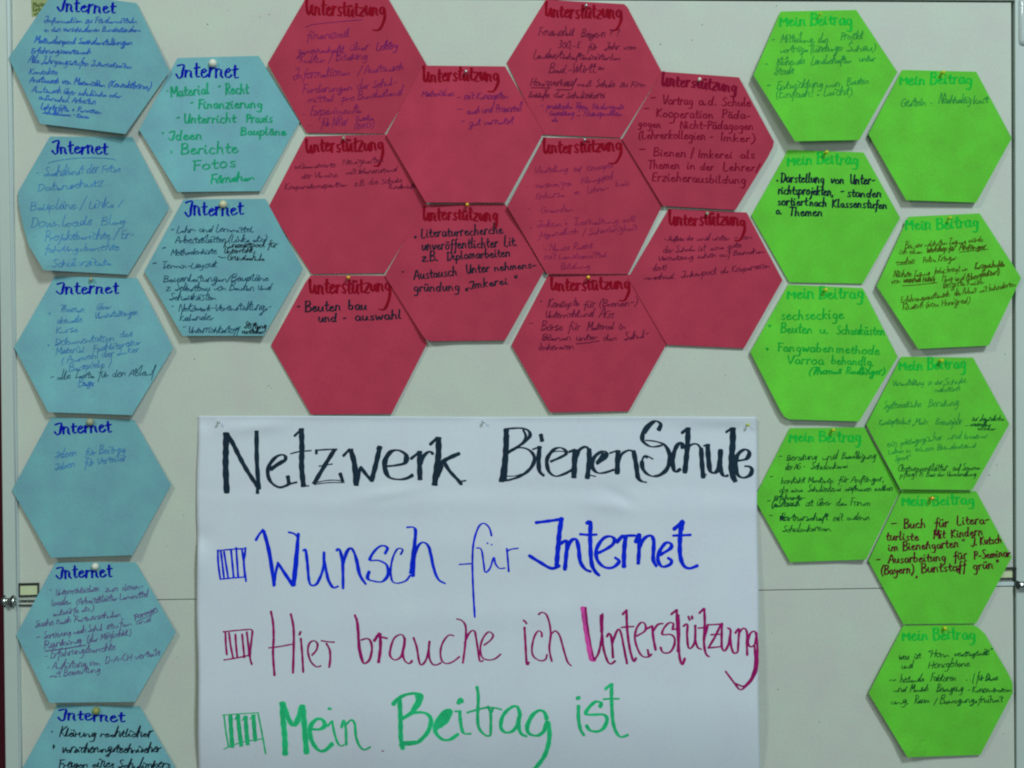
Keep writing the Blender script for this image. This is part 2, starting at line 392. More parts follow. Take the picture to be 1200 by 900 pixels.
# ------------------------------------------------------------------ hexagonal cards
def card_depth(c, d0, db, lr, curls, belly):
    ys = [p[1] for p in c]; xs = [p[0] for p in c]
    yt, yb, xl, xr = min(ys), max(ys), min(xs), max(xs); cx = (xl+xr)/2; hw = (xr-xl)/2
    def f(x, y):
        v = (y-yt)/(yb-yt); u = (x-cx)/hw
        v = max(0, min(1.05, v))
        d = d0+(db-d0)*(v**1.25)+lr*u*v+belly*math.sin(math.pi*v)*(1-.5*u*u)
        for (qx, qy, amt, rad) in curls:
            t = max(0, 1-math.hypot(x-qx, y-qy)/rad); d += amt*t*t*(3-2*t)*.9
        return max(.6, d)
    return f
def card_mesh(c, f, per=9, rings=13, th=.35):
    out = []
    n = len(c)
    for i in range(n):
        a, b = c[i], c[(i+1) % n]
        L = math.hypot(b[0]-a[0], b[1]-a[1]); k = max(1, int(per*L/92))
        for j in range(k):
            t = j/k; out.append((a[0]+(b[0]-a[0])*t, a[1]+(b[1]-a[1])*t))
    cx = sum(p[0] for p in out)/len(out); cy = sum(p[1] for p in out)/len(out)
    N = len(out); vs = [W(cx, cy, f(cx, cy))]; fs = []
    for r in range(1, rings+1):
        t = r/rings
        for p in out:
            x, y = cx+(p[0]-cx)*t, cy+(p[1]-cy)*t; vs.append(W(x, y, f(x, y)))
    for i in range(N): fs.append((0, 1+i, 1+(i+1) % N))
    for r in range(rings-1):
        for i in range(N):
            a = 1+r*N+i; b = 1+r*N+(i+1) % N; fs.append((a, a+N, b+N, b))
    nf = len(vs); back = [v+Vector((0, th/1000, 0)) for v in vs]; vs += back
    fs += [tuple(q+nf for q in reversed(p)) for p in fs]
    e0 = 1+(rings-1)*N
    for i in range(N): a = e0+i; b = e0+(i+1) % N; fs.append((a, a+nf, b+nf, b))
    me = bpy.data.meshes.new('card'); me.from_pydata(vs, [], fs)
    bm = bmesh.new(); bm.from_mesh(me); bmesh.ops.recalc_face_normals(bm, faces=bm.faces)
    bm.to_mesh(me); bm.free()
    return me
GR = {'blue': 'light blue hexagonal cards on the pinboard', 'red': 'red hexagonal cards on the pinboard', 'green': 'green hexagonal cards on the pinboard'}
HEAD = {'blue': ('Internet', 'bluemark', 2.7, 1.5), 'red': ('$nterstützung', 'redmark', 3.0, 1.5), 'green': ('§ein Beitrag', 'greenhead', 2.5, 1.3)}
DEPTH = {}
def card(key, colour, label, corners, head, crop, lines, pen, pw=.95, join=True, d=(3, 8), lr=0, curls=(), belly=0, slant=.28, tail=None, headink=None, jit=.9, extra=None):
    f = card_depth(corners, d[0], d[1], lr, curls, belly); DEPTH[key] = f
    xm = (corners[0][0]+corners[1][0])/2; ym = (corners[0][1]+corners[1][1])/2
    org = W(xm, ym, f(xm, ym))
    me = card_mesh(corners, f)
    o = link('hexagonal_card', me, M_card[colour], org, smooth=False)
    tag(o, label, 'card', GR[colour])
    ht, hi, hw, hth = HEAD[colour]
    rnd = random.Random(key)
    ik = Ink(f); x0, y0, x1, y1, cap = head
    write(ik, x0, y0, x1, y1, cap/(1.5 if colour == 'red' else 1.65), ht, hw, hth, nib=.2, slant=.03, jit=.8, rnd=rnd, tail=tail, cap=.9)
    ik.build('heading', I[headink or hi], org, o)
    groups = {}
    ox, oy, s = crop
    for ln in lines:
        if not ln.strip(): continue
        a, t = ln.split('|', 1); nums = a.split(','); p = pen; ww = pw; jn = join; sl = slant
        if len(nums) > 5:
            for extra_ in nums[5:]:
                if extra_ in I: p = extra_
                elif extra_.startswith('w'): ww = float(extra_[1:])
                elif extra_ == 'P': jn = False; sl = .08
                elif extra_ == 'J': jn = True
        v = [float(q) for q in nums[:5]]
        ik = groups.setdefault(p, Ink(f))
        if t.startswith('@'):   # free line strokes
            ik.stroke([(ox+float(q.split(':')[0])/s, oy+float(q.split(':')[1])/s) for q in t[1:].split(' ')], ww)
            continue
        write(ik, ox+v[0]/s, oy+v[1]/s, ox+v[2]/s, oy+v[3]/s, v[4]/s, t, ww*(.9 if jn else 1), ww*.58, nib=.5, slant=sl, join=jn, jit=jit if jn else jit*.6, rnd=rnd)
    for p, ik in groups.items(): ik.build('handwriting', I[p], org, o)
    return o
exec_cards = []
def T(s): return [l for l in s.split('\n') if l]

card('A1', 'blue', 'light blue hexagonal card at the top left corner, dense with blue pen notes',
 [(62, -9), (160, 3.6), (199, 83.6), (147, 157), (47, 145), (10, 68)], (68, 12.5, 136, 16, 15), (0, 0, 5.624), T('''290,150,905,152,17|Information zu Fördermitteln
290,208,930,210,17|in den verschiedenen Bundesländern
225,285,870,298,19,w1.15|Methodenpool Sachdarstellungen
205,350,600,355,18,w1.15|Erfahrungsaustausch
185,412,870,450,19|Alle Jahrgangsstufen Internetseiten
190,485,380,492,19|Kontakte
195,540,990,588,20,w1.1|Austausch von Materialien (Kontaktbörse)
210,605,800,645,18|Austausch über schulische oder
250,655,630,690,18|außerschul. Arbeiten
265,718,670,750,18,w1.1|Lehrkräfte + Personen
280,748,585,782,15,w1.1|Schulklassen - Kurse'''), 'bluepen', 1.0, d=(3, 10.4), curls=((147, 157, 5, 50), (47, 145, 2, 40)))
card('A2', 'blue', 'light blue card with thick green notes reading Material, Finanzierung, Berichte, Fotos',
 [(208, 68), (303, 65.4), (351, 143), (305, 224), (208, 225), (163, 152)], (207, 90, 280, 91.5, 16), (150, 55, 5), T('''225,262,235,262,30,w2.4|.
250,295,480,272,32,P|Material
525,250,545,250,30,P|-
570,280,710,272,31,P|Recht
365,345,385,345,30,P|-
410,360,790,358,28,P|Finanzierung
285,432,305,432,30,P|-
325,445,635,443,28,P|Unterricht
690,440,850,442,26,P|Praxis
200,508,212,508,30,w2.4|.
240,545,440,540,28,P|Ideen
660,518,930,515,24,P|Baupläne
250,618,262,618,30,w2.4|.
310,628,650,622,32,P|Berichte
380,722,640,700,30,P|Fotos
480,802,745,775,22|Filmchen'''), 'greenmark', 2.0, d=(2, 6.5), lr=-2.5, curls=((208, 225, 3, 45),))
card('A3', 'blue', 'light blue card with faint notes Datenschutz, Baupläne and Blog, its lower left corner curling',
 [(58.5, 160), (155, 160.5), (198.3, 243.8), (150, 322), (51, 316.5), (34, 288), (27, 265), (22, 240), (21, 225)], (62, 181, 127, 180, 14), (0, 155, 5.295), T('''300,190,0,0,0|@300:190 380:172 520:158 690:165 715:175
220,268,235,268,20|-
270,275,750,242,26|Suchdienst der Fotos
230,365,640,335,26|Datenschutz
185,485,760,462,26|Baupläne / Links /
185,590,780,572,28|Downloads  Blog
200,665,215,665,20|-
275,675,830,655,25|Projektberichte / Er-
275,745,740,730,22|fahrungsberichte
320,835,690,825,22|Schülerzitate'''), 'faintblue', 0.85, d=(2.5, 8.4), curls=((48, 312, 13, 48), (25, 250, 3, 40)))
card('A4', 'blue', 'light blue card with slanted dark ink notes about lessons, third in the second column',
 [(215, 233.6), (311, 233), (355, 315), (309, 393.6), (214, 393.6), (169, 318)], (218, 253, 286, 251, 16), (160, 220, 5), T('''200,258,215,258,20,w1.3|-
235,262,690,258,19|Lehr- und Lernmittel,
225,325,760,315,19|Arbeitsblätter (Links etc)
510,350,825,348,17,black|Konzeptpool für
510,385,680,380,16,black|Unterricht
145,378,165,378,30,w1.6|-
200,398,470,385,18|Methodenkiste
480,410,0,0,0|@480:402 500:410 520:408
530,425,750,425,18,black|Grundschule
90,460,115,460,30,w1.4|-
145,475,470,465,20|Termin-Layout
155,553,775,545,22|Bauanleitungen/Baupläne
170,605,790,600,22|z. Selbstbau von Beuten und
190,660,470,655,22|Schaukästen
200,712,212,712,20|-
245,725,790,715,22|Netzwerk-Veranstaltungs-
250,780,455,775,22|kalender
265,828,290,828,20|-
300,850,600,850,20|Unterrichtsstoff
630,825,760,825,18,black|Stiftung
615,855,745,855,17,black|vorstellen'''), 'darkpen', 1.0, d=(3, 8.6), curls=((309, 393, 3, 40), (214, 393, 4, 45)))
card('A5', 'blue', 'light blue card with faint blue notes and a darker scribble in the middle',
 [(64, 324), (160.4, 325.7), (203, 408), (154.6, 486.5), (56.4, 483), (16.5, 407)], (67, 344, 140, 344.5, 14.5), (0, 315, 5.143), T('''295,270,305,270,30,w1.6|.
355,262,510,262,20|Themen
580,245,670,240,22|über
340,330,495,322,18|aktuelle
570,300,830,275,18|Veranstaltungen
335,390,470,380,18|Kurse
290,460,300,460,30,w1.6|.
330,460,690,435,22|Dokumentation
720,415,800,405,18|des
335,518,510,500,18|Material
560,500,850,455,18|Fachliteratur
370,572,840,500,20|( Auswahl der Imker
415,622,670,580,20|Beispiele )
300,670,930,640,24,darkpen,w.8|- alle Texte für den Ablauf
470,712,570,700,22|Begr
505,690,0,0,0,bluepen,w1.6|@505:685 525:705 545:682 560:705'''), 'faintblue', 0.8, d=(2.5, 9.6), curls=((154, 486, 4, 50), (56, 483, 3, 45)))
card('A6', 'blue', 'nearly empty light blue card with only two faint handwritten lines',
 [(59.6, 489), (157, 492), (200.4, 568.4), (155, 650.6), (59.6, 653.7), (14, 574.5)], (65, 508.5, 131.5, 506.5, 13), (0, 480, 4.865), T('''315,278,440,262,20|Ideen
485,258,715,245,20|für Beitrag
315,345,430,325,20|Ideen
480,325,720,290,20|für Verteiler'''), 'faintblue', .85, d=(3, 9.2), curls=((155, 650, 3, 45), (59, 653, 3, 45)))
card('A7', 'blue', 'light blue card beside the latch, with plum pen notes and an underlined word',
 [(65, 659), (159, 659), (206, 741), (158, 822.5), (58, 823.6), (19, 744)], (67, 677.5, 132, 676, 13), (0, 650, 5), T('''285,225,300,225,20|-
325,240,580,212,18|Unterrichtsideen
615,218,840,200,18|zum down-
300,300,420,290,18|loaden
445,295,870,245,18|(Arbeitsblätter Lernmittel
310,362,550,325,18|entwürfe etc.)
205,425,710,362,18|Suche nach Partnerschulen
215,488,0,0,0|@215:485 235:480
255,495,600,440,18|Sortierung nach Schul
620,440,890,390,18|stufen und
790,385,925,325,15,w1.3|Formen
800,400,0,0,0|@800:392 860:365 925:332
255,550,480,515,18,w1.2|Ranking
265,565,0,0,0,w1.3|@265:565 380:550 500:530
510,515,770,468,18|(der Möglichkt.)
260,610,680,555,20|- Erfahrungsberichte
270,675,590,648,20|- Auflistung von
615,640,940,590,18|D-A-CH verteilt
290,722,590,685,18|mit Bewertung'''), 'plumpen', 0.85, d=(3, 9.8), curls=((158, 822, 5, 50), (58, 823, 4, 50)))
card('A8', 'blue', 'lowest light blue card at the bottom left, cut by the frame, with black marker writing',
 [(67, 826), (164, 828), (210, 908), (165, 990), (68, 990), (22, 908)], (69, 844, 147, 845.5, 12), (0, 800, 5), T('''302,290,312,290,30,w1.8|.
345,318,890,318,28|Klärung rechtlicher
305,390,325,390,25,P|+
360,408,940,408,26|versicherungstechnischer
340,498,1000,500,26|Fragen eines Schulimkers'''), 'black', 1.5, d=(3, 8.6))

card('B1', 'red', 'red card at the top left of the red group, with violet notes starting finanziell',
 [(360, -5), (453, -5), (500, 76), (451, 156.5), (359, 155.5), (313.5, 74.6)], (359, 17.5, 452, 18.5, 15), (310, 0, 5.626), T('''270,180,0,0,0|@270:180 330:160 520:140 640:130
275,258,560,245,26|finanziell
215,355,535,345,24|gemeinschaftl.
560,335,690,325,24|über
735,330,880,320,26,w1.2|Lobby
230,415,680,390,24|Kultur / Bildung
190,520,570,495,26|Informationen
615,490,920,460,26|/ Austausch
245,615,580,595,24|Forderungen
610,590,870,560,24|der Schul-
280,675,460,665,22|mittel
510,668,910,625,24|pro Bundesland
250,765,265,765,20|-
300,762,640,745,26|Experimente
285,838,300,838,20|-
370,835,540,825,26|für NRW
600,800,720,790,16|Gesetze
590,850,720,838,18|(BRD)'''), 'violetpen', 0.82, curls=((313, 75, 5, 110),), d=(2.5, 2.8), tail=(437, 35))
card('B2', 'red', 'red card with a few violet words in its upper part and an empty lower half',
 [(495.7, 76.8), (592, 77.8), (636.7, 156.5), (592, 237.4), (499, 237.2), (452.5, 158.5)], (496, 95, 585, 95, 14), (450, 70, 5.142), T('''225,222,425,218,20|Materialien
430,240,465,240,20|-
480,240,750,232,20|mit Konzepten
430,315,475,315,20|-
495,328,830,308,20|auch und Praxisteil
460,385,485,385,20|-
510,398,780,382,20|gut vernetzt'''), 'violetpen', .9, d=(5, 8), curls=((499, 237, 3, 50),), tail=(572, 107))
card('B3', 'red', 'red card at the top centre with dark notes about Bayern and 300 € per year',
 [(640, -1), (655, .5), (731.5, 4.8), (735, 8), (775.5, 84.4), (727.5, 161.4), (635, 157.7), (593.7, 73.6)], (639, 19.5, 729, 22, 13.5), (590, 0, 5.453), T('''220,225,450,228,26|Finanziell
495,235,650,238,24|Bayern
670,225,740,228,20|? ?
345,305,460,308,24|300,-
470,305,490,305,20|E
535,318,600,318,22|für
645,318,740,318,22|Jahr
765,318,850,318,18|vom
190,372,750,385,22|Landwirtschaftsministerium
290,465,600,465,26|Bad.-Württ.
600,445,645,445,12|2x
170,548,560,552,24|Honigverkauf muß
180,558,0,0,0|@180:560 300:562
340,570,0,0,0|@340:572 430:574
590,555,710,555,22|Schule
740,555,910,555,22|zu Firm
160,620,290,625,20|Einkünfte
320,625,650,628,20|der Schulimkerei
235,690,250,690,18,violetpen|-
275,695,540,695,17,violetpen|praktische Tipps
565,697,770,697,17,violetpen|Förderverein
290,738,450,740,17,violetpen|Gestaltung
465,740,760,740,17,violetpen|u. Finanzproblem
305,778,350,778,15,violetpen|etc.'''), 'darkred', .95, d=(2, 3), lr=1.5, tail=(715, 35))
card('B4', 'red', 'red card at the right of the red group with plum marker notes Vortrag and Kooperation',
 [(775.7, 83.8), (866, 90.6), (907, 166), (906, 172), (900, 184), (862, 246), (776.7, 241.3), (729, 163)], (775, 100, 864, 107, 12), (730, 75, 5.142), T('''165,218,205,218,25,P,w1.5|-
240,240,425,245,27,P|Vortrag
455,246,570,248,25,P|a.d.
595,250,775,256,25,P|Schule
120,285,165,287,25,P,w1.5|-
200,318,550,328,27,P|Kooperation
595,325,770,330,25,P|Päda-
90,375,230,385,22,P|gogen
270,370,315,370,25,P,w1.5|-
345,388,790,395,25,P|Nicht-Pädagogen
95,448,545,455,25,P|(Lehrerkollegien -
590,462,800,470,25,P|^mker)
92,527,145,530,25,P,w1.6|-
185,555,385,560,26,P|Bienen
410,560,430,560,26,P|/
455,565,665,568,24,P|^mkerei
705,568,800,570,24,P|als
150,630,345,632,25,P|Themen
385,632,440,634,24,P|in
465,638,550,640,24,P|der
605,642,830,644,24,P|Lehrer/
175,703,745,722,26,P|Erzieherausbildung'''), 'redmark2', 1.5, d=(6, 6.3), slant=.05, headink='redmark2')
card('B5', 'red', 'red card at the left with three short faint lines below the heading',
 [(357.6, 159.7), (453, 157.6), (500, 239), (451, 320), (365, 321), (314.3, 243)], (358.6, 179.5, 450, 175.5, 15), (310, 150, 5.142), T('''180,245,430,235,16|wissenswerte
470,222,720,205,16|Neuigkeiten
220,305,440,295,16|der Vereine
490,280,800,262,16|mit Bienenstand
120,372,500,352,15|Kooperationspartner
540,350,830,325,15|z.B. die Schule
745,368,910,360,14|Rundbriefe'''), 'darkred', 0.75, d=(2, 2.6), tail=(438, 194))
card('B6', 'red', 'red card in the middle with bold black notes on Literaturrecherche and Austausch',
 [(498, 239.5), (592, 239), (637.7, 317.5), (592, 398.8), (504, 399.8), (499, 398), (495, 393), (451, 323.3)], (496, 257.5, 584, 258.5, 13), (450, 230, 5.142), T('''182,248,200,248,30,w2.6|.
225,250,720,225,30,P|Literaturrecherche
228,325,690,305,30,P|unveröffentlichter
725,300,805,295,30,P|Lit.
228,392,330,388,28,P|z.B.
380,385,765,360,26,P|Diplomarbeiten
108,458,125,458,30,w2.4|.
182,500,445,478,29,P|Austausch
495,465,640,452,28,P|Unter
665,452,920,428,22,P|nehmens-
178,575,460,565,26,P|gründung
490,560,750,530,24,P|<Imkerei
785,0,0,0,0,w1.6|@787:478 789:492
785,0,0,0,0,w1.8|@800:476 798:492'''), 'black', 1.75, d=(3.5, 6), curls=((500, 398, 3, 40),), slant=.12, headink='redmark')
card('B7', 'red', 'red card below the top centre card, filled with faint purple pen notes',
 [(637.5, 161), (728.8, 162.8), (776, 241), (736.4, 321), (641, 321), (594.5, 242)], (637, 180, 729, 176.5, 14), (590, 155, 5.294), T('''190,252,400,245,18|Vorstellung
430,245,480,240,18|auf
515,240,680,222,18|Konzepte
140,350,152,350,18|-
195,345,420,330,18|verzweigte
480,318,680,290,18|Führungspool
200,412,380,400,18|Exkurse
440,382,470,380,16|im
520,378,660,355,18|Lehrer-
695,340,780,325,16|kreis
150,490,160,490,18|-
230,502,435,490,22|Gremien
165,595,175,595,22,w1.6|.
210,592,400,580,20|Imkern +
430,580,820,555,20|Tierhaltung soll
215,650,470,630,20|jugendlich
490,640,830,605,20|/ Schwierigkeit
245,742,555,718,20|- Neues Recht
250,790,640,775,18|mit Landesmittel
355,852,540,840,18|Bildung'''), 'purplepen', 0.8, d=(3.5, 5.5), lr=-2.5, curls=((594, 242, 5, 50),), tail=(714, 191))
card('B8', 'red', 'lower right card of the red group with five lines of thin dark pen',
 [(783.6, 244.7), (875, 249), (917, 328.3), (872, 408), (781.7, 404), (736, 326)], (784, 263, 874, 265, 13.5), (735, 235, 5.142), T('''220,245,400,242,16|- Aufbau der
420,242,620,238,16|und unter
640,238,760,228,15|- an
215,315,470,302,16|der Schule ist
500,300,690,280,16|eine gute
185,365,400,350,16|Vernetzung
420,350,830,315,16|schon auf Besuchen
150,425,235,418,18|dort!
100,480,290,468,16|verschied.
325,468,540,445,17|Imkerpool
560,440,860,405,16|als Kooperation'''), 'darkred', .85, d=(2.5, 4), tail=(861, 281.5))
card('B9', 'red', 'red card at the lower left of the red group, noting Beutenbau und -auswahl',
 [(364, 322.8), (453, 322.8), (500.6, 402.5), (458.8, 485), (364.5, 485.7), (317.4, 404.5), (357.6, 331.5)], (362.5, 344.5, 459, 341.5, 14.5), (310, 315, 5.142), T('''195,250,215,250,30,P,w1.8|-
245,260,465,250,32,P|Beuten
505,248,620,246,30,P|bau
325,320,440,318,28,P|und
470,312,495,312,25,P|-
545,312,830,300,26,P|auswahl'''), 'black', 1.95, d=(2, 3.6), tail=(444, 362.5))
card('B10', 'red', 'red card at the bottom centre, with dark pen notes about Konzepte and Börse',
 [(642.6, 321.8), (738, 321.8), (782.7, 400.6), (737, 481.9), (644.6, 483.2), (599.3, 404.5)], (645, 340.5, 739, 338.5, 13), (595, 315, 5.142), T('''190,212,205,212,20|-
240,232,430,225,22|Konzepte
455,235,530,228,22|für
550,232,780,218,22|(Bienen-)
225,295,430,290,20|Unterricht
435,290,520,288,20|und
550,293,640,292,24|AGs
120,342,150,342,20|-
200,375,330,370,22|Börse
360,372,440,366,22|für
475,370,640,362,22|Material
670,365,715,362,18|in
205,432,385,428,22|Bienen
410,432,540,425,22|unter
412,452,0,0,0|@412:452 480:446 550:434
575,432,660,428,22|den
700,430,850,412,22|Schul-
185,488,400,485,20|imkereien'''), 'darkred', 1.05, d=(2.2, 4.2), lr=-1.5, tail=(726, 352))

card('C1', 'green', 'green card at the top left of the green group, standing well off the board',
 [(914.7, 13.5), (1003.4, 11.6), (1051.6, 84.5), (1007, 164), (931.7, 165.6), (883, 88)], (914, 30, 1000, 29, 12), (875, 5, 5.294), T('''150,232,175,232,20,w1.2|-
210,238,410,235,26|Mitteilung
440,238,500,235,24|der
580,225,720,215,26|Projekt
205,300,380,295,24|vorträge
395,300,600,285,26|(Lüneburger
620,295,800,285,24|Schau)
110,382,130,382,20,w1.4|-
185,378,360,370,22|blühende
400,375,655,362,24|Landschaften
695,358,800,352,20|unter
170,440,295,428,22|Stadt
122,516,148,516,20,w1.6|-
185,525,475,515,26|Entwicklung
495,518,580,512,22|von
620,505,760,490,24|Beuten
180,580,655,562,26|(Einfach! & Leicht)'''), 'greyg', 1.0, d=(4, 17), lr=-5, curls=((1051, 84, -2, 60),), jit=.7)
card('C2', 'green', 'green card at the top right with a single handwritten line',
 [(1057, 82), (1144, 84), (1185.7, 162), (1144, 237.4), (1062, 234.6), (1017.6, 157)], (1054.5, 98.5, 1140, 98.5, 12), (1010, 75, 5.294), T('''240,268,400,252,26|Gestein
425,245,440,245,20,w1.4|.
475,245,680,240,24|Nachhaltig
690,250,785,240,24|keit'''), 'greyg', 1.1, d=(2.4, 9.5), lr=-3, jit=.7)
card('C3', 'green', 'green card with four lines of bold black marker about Unterrichtsprojekte',
 [(923.6, 175.7), (1012, 178.6), (1054.9, 255.4), (1011, 332.4), (925, 330.8), (880.4, 252.5)], (922.6, 193, 1007, 192, 12), (875, 165, 5.142), T('''180,240,192,240,30,w2.2|.
205,250,470,252,30,P|Darstellung
505,255,590,258,26,P|von
622,258,775,262,30,P|Unter-
190,320,525,330,28,P|richtsprojekten,
565,325,590,325,26,P|-
605,335,815,342,26,P|standen
185,388,370,390,27,P|sortiert
380,392,485,395,27,P|nach
515,400,850,408,26,P|Klassenstufen
175,440,215,442,26,P|o.
255,450,460,455,27,P|Themen'''), 'black', 1.95, d=(2.2, 2.8), slant=.15)
card('C4', 'green', 'green card overlapping the right frame rail, with brown pen notes',
 [(1064.5, 254), (1148, 250), (1196.7, 325.6), (1158.8, 405), (1076, 408.8), (1027.5, 335.3)], (1061.5, 270, 1148, 266, 13), (1010, 240, 5.142), T('''260,265,515,238,16|Bei der nächsten
520,240,730,222,16|Tagung würde
225,300,370,290,16|ich einen
390,288,560,275,17,w1.2|Workshop für
585,275,750,262,17,w1.2|Anfänger
590,285,0,0,0|@590:285 680:275 760:268
205,352,320,345,16|machen
210,360,0,0,0|@210:362 315:352
365,352,570,330,18|Petra Krieger
190,438,410,425,18|Nächste Tagung
435,415,640,395,17|jeder bringt ein
680,388,860,370,17,w1.2|Kurzgeschichte
175,475,235,470,15|von
250,470,440,460,18,w1.2|unserem Honig
245,490,0,0,0|@245:488 350:480 455:468
480,462,620,450,18|Flug und
630,455,830,415,18,w1.2|(Honigbutter!)
490,502,740,475,18|Brigitte Kaiser
235,592,530,552,19|Erfahrungsaustausch
555,550,690,530,17|die Arbeit
710,530,930,490,16|mit behinderten
245,632,370,620,18|Kindern
385,620,650,592,18|(vom Honigrad)'''), 'brownpen', 0.82, d=(5, 11.5), lr=-3)
card('C5', 'green', 'green card with broad green marker notes on sechseckige Beuten and Fangwaben',
 [(923.6, 333.6), (1011, 337.6), (1052, 418.3), (1007, 493.8), (925, 491.5), (919, 488), (914, 480), (879.3, 412.5)], (922.6, 350, 1013, 349, 12), (875, 325, 5.142), T('''205,255,590,250,30,P|sechseckige
135,295,150,292,20,w3|.
205,335,400,335,30,P|Beuten
440,335,500,335,25,P|u.
540,340,835,350,28,P|Schaukästen
120,432,135,430,20,w3.2|.
185,445,530,450,28,P|Fangwaben
540,455,805,465,26,P|methode
245,520,470,525,27,P|Varroa
510,520,770,535,26,P|behandlg.
375,585,570,582,22|(Thomas
595,582,830,585,22|Reutlinger)'''), 'greenm2', 1.7, d=(3, 8.5), curls=((1007, 493, 4, 40),), lr=-2)
card('C6', 'green', 'green card with thin dark green notes reading Systematische Beratung, right column',
 [(1056.3, 418), (1140.3, 419), (1182.8, 497), (1139.4, 574.3), (1055.3, 573.4), (1015.3, 497.8)], (1054, 434, 1133, 431.5, 12), (1010, 410, 5.294), T('''190,222,385,218,17|Veranstaltung
410,218,500,215,15|in der
510,218,650,205,17|Schule
450,262,610,252,16|realistisch
135,368,370,352,24|Systematische
410,352,600,345,24|Beratung
105,465,300,460,20|Konzeptarbeit
315,465,410,462,20|<Mein
455,465,620,462,24|Bienenjahr
640,435,0,0,0|@645:470 662:470
680,440,880,440,17,blackpen|zur Jugendliche
670,472,800,478,16,blackpen|anwendbar
715,502,830,498,16,blackpen|wieder
155,602,225,595,17|ein
240,592,500,555,19|pädagogischer
530,555,620,550,17|und
635,552,780,545,16|kreativer
165,648,305,635,16|Leben in
330,632,710,605,15|einem Bundesland
205,692,300,680,16|Sport"
220,755,530,750,20,blackpen|Obstwiesenblätter
560,752,740,740,18,blackpen|auf Sommer
235,790,380,782,18,blackpen|pflegt =
400,785,710,782,16,blackpen|Bau der Umwandlung'''), 'greyg', 0.8, d=(3.2, 9), lr=-2)
card('C7', 'green', 'green card with slanted black pen notes about Beratung and Partnerschaft',
 [(925.6, 501.7), (1013, 500.7), (1054.9, 575.6), (1015, 655.7), (926, 658.8), (883.7, 584.3)], (924.6, 518, 1010, 517, 12), (875, 490, 5.142), T('''190,240,215,240,20,w1.2|-
240,255,425,248,20|Beratung
455,250,550,245,20|und
570,248,780,242,20|Bewilligung
230,312,350,308,20|der AG -
385,310,610,302,20|Schulimkerei
135,362,155,362,20,w1.2|-
205,395,350,390,19|kontakt
370,390,525,388,19|Mentoren
550,390,830,380,19|für Anfänger,
195,448,340,445,19|die eine
365,445,570,440,19|Schulimkerei
590,440,880,438,18|aufbauen wollen
165,495,350,490,17,w1.2|Erfahrungs-
120,512,140,512,20,w1.2|-
150,535,320,530,18,w1.2|(austausch
355,530,400,528,19|ist
420,528,510,525,19|über
535,528,745,525,19|das Forum
130,598,155,598,20,w1.2|-
200,618,490,615,21,w1.1|Partnerschaft
205,590,0,0,0,black,w2|@205:592 205:615
212,590,0,0,0,black,w1.8|@206:592 222:594 226:602 208:604 226:616
520,618,580,615,20|mit
600,615,740,612,19|anderen
215,685,515,680,20|Schulimkereien.'''), 'blackpen', .95, d=(2.8, 5.6), curls=((1015, 655, 3, 35),))
card('C8', 'green', 'green card with bold maroon marker notes, just above the lowest green card',
 [(1057, 574.2), (1144, 575.7), (1185.7, 653), (1144, 730.5), (1058.7, 731.5), (1017.6, 657)], (1057, 592.5, 1143, 591, 12), (1010, 570, 5.294), T('''180,245,225,245,25,P,w1.8|-
260,260,400,255,30,P|Buch
450,255,545,250,30,P|für
590,240,795,228,30,P|Litera-
150,335,355,335,26,P|turliste
405,345,418,345,25,P,w2|,
445,325,520,322,28,P|Mit
555,320,755,300,28,P|Kindern
165,400,230,396,26,P|im
255,400,605,375,28,P|Bienengarten
625,0,0,0,0,w1.5|@623:330 626:338
625,0,0,0,0,w1.5|@633:328 636:336
680,365,720,362,26,P|J.
735,362,870,350,27,P|Kutsch
85,470,120,470,25,P,w1.8|-
165,478,525,460,28,P|Ausarbeitung
570,458,660,445,28,P|für
695,450,925,435,27,P|P-Seminar
120,545,325,540,28,P|(Bayern)
335,560,350,560,25,P,w2|,
370,540,650,515,29,P|Buntstoff
590,500,0,0,0,w1.6|@585:500 610:530 590:530 612:498
690,520,820,508,28,P|grün
835,0,0,0,0,w1.6|@836:457 838:470
835,0,0,0,0,w1.6|@845:455 847:468'''), 'maroon', 1.8, d=(2.8, 6), slant=.1)
card('C9', 'green', 'lowest green card in the bottom right corner, with thin black notes',
 [(1058.6, 732.8), (1139.3, 731.8), (1146, 735), (1154, 742.5), (1182, 790), (1186.5, 800), (1187, 812), (1149, 884.5), (1063.5, 887.4), (1018, 812.5)], (1057.6, 750, 1144, 749, 12), (1010, 725, 5.142), T('''220,248,285,245,18|was
315,242,355,238,18|ist
395,232,530,228,20|"Honn
555,228,780,218,19|wesensgemäß"
240,300,310,295,18|und
400,298,650,288,20|Honigbiene
165,380,205,378,16|>
230,385,375,378,20|heilende
410,378,570,372,20|Faktoren
625,372,0,0,0|@630:370 634:372
650,372,660,370,20|.
670,330,0,0,0|@680:330 672:360 668:390
690,375,820,370,20|für Biene
190,440,270,440,18|und
290,440,400,438,20|Mensch
450,440,610,438,20|Bewegung
635,445,905,440,17|- Konzentration
175,515,285,510,18|ung,
315,510,410,505,20|Raum
435,515,850,500,20|/ Bewegungsfreiheit'''), 'blackpen', .95, d=(3.4, 5.5), belly=4, lr=-2, curls=((1063, 887, 5, 30),))

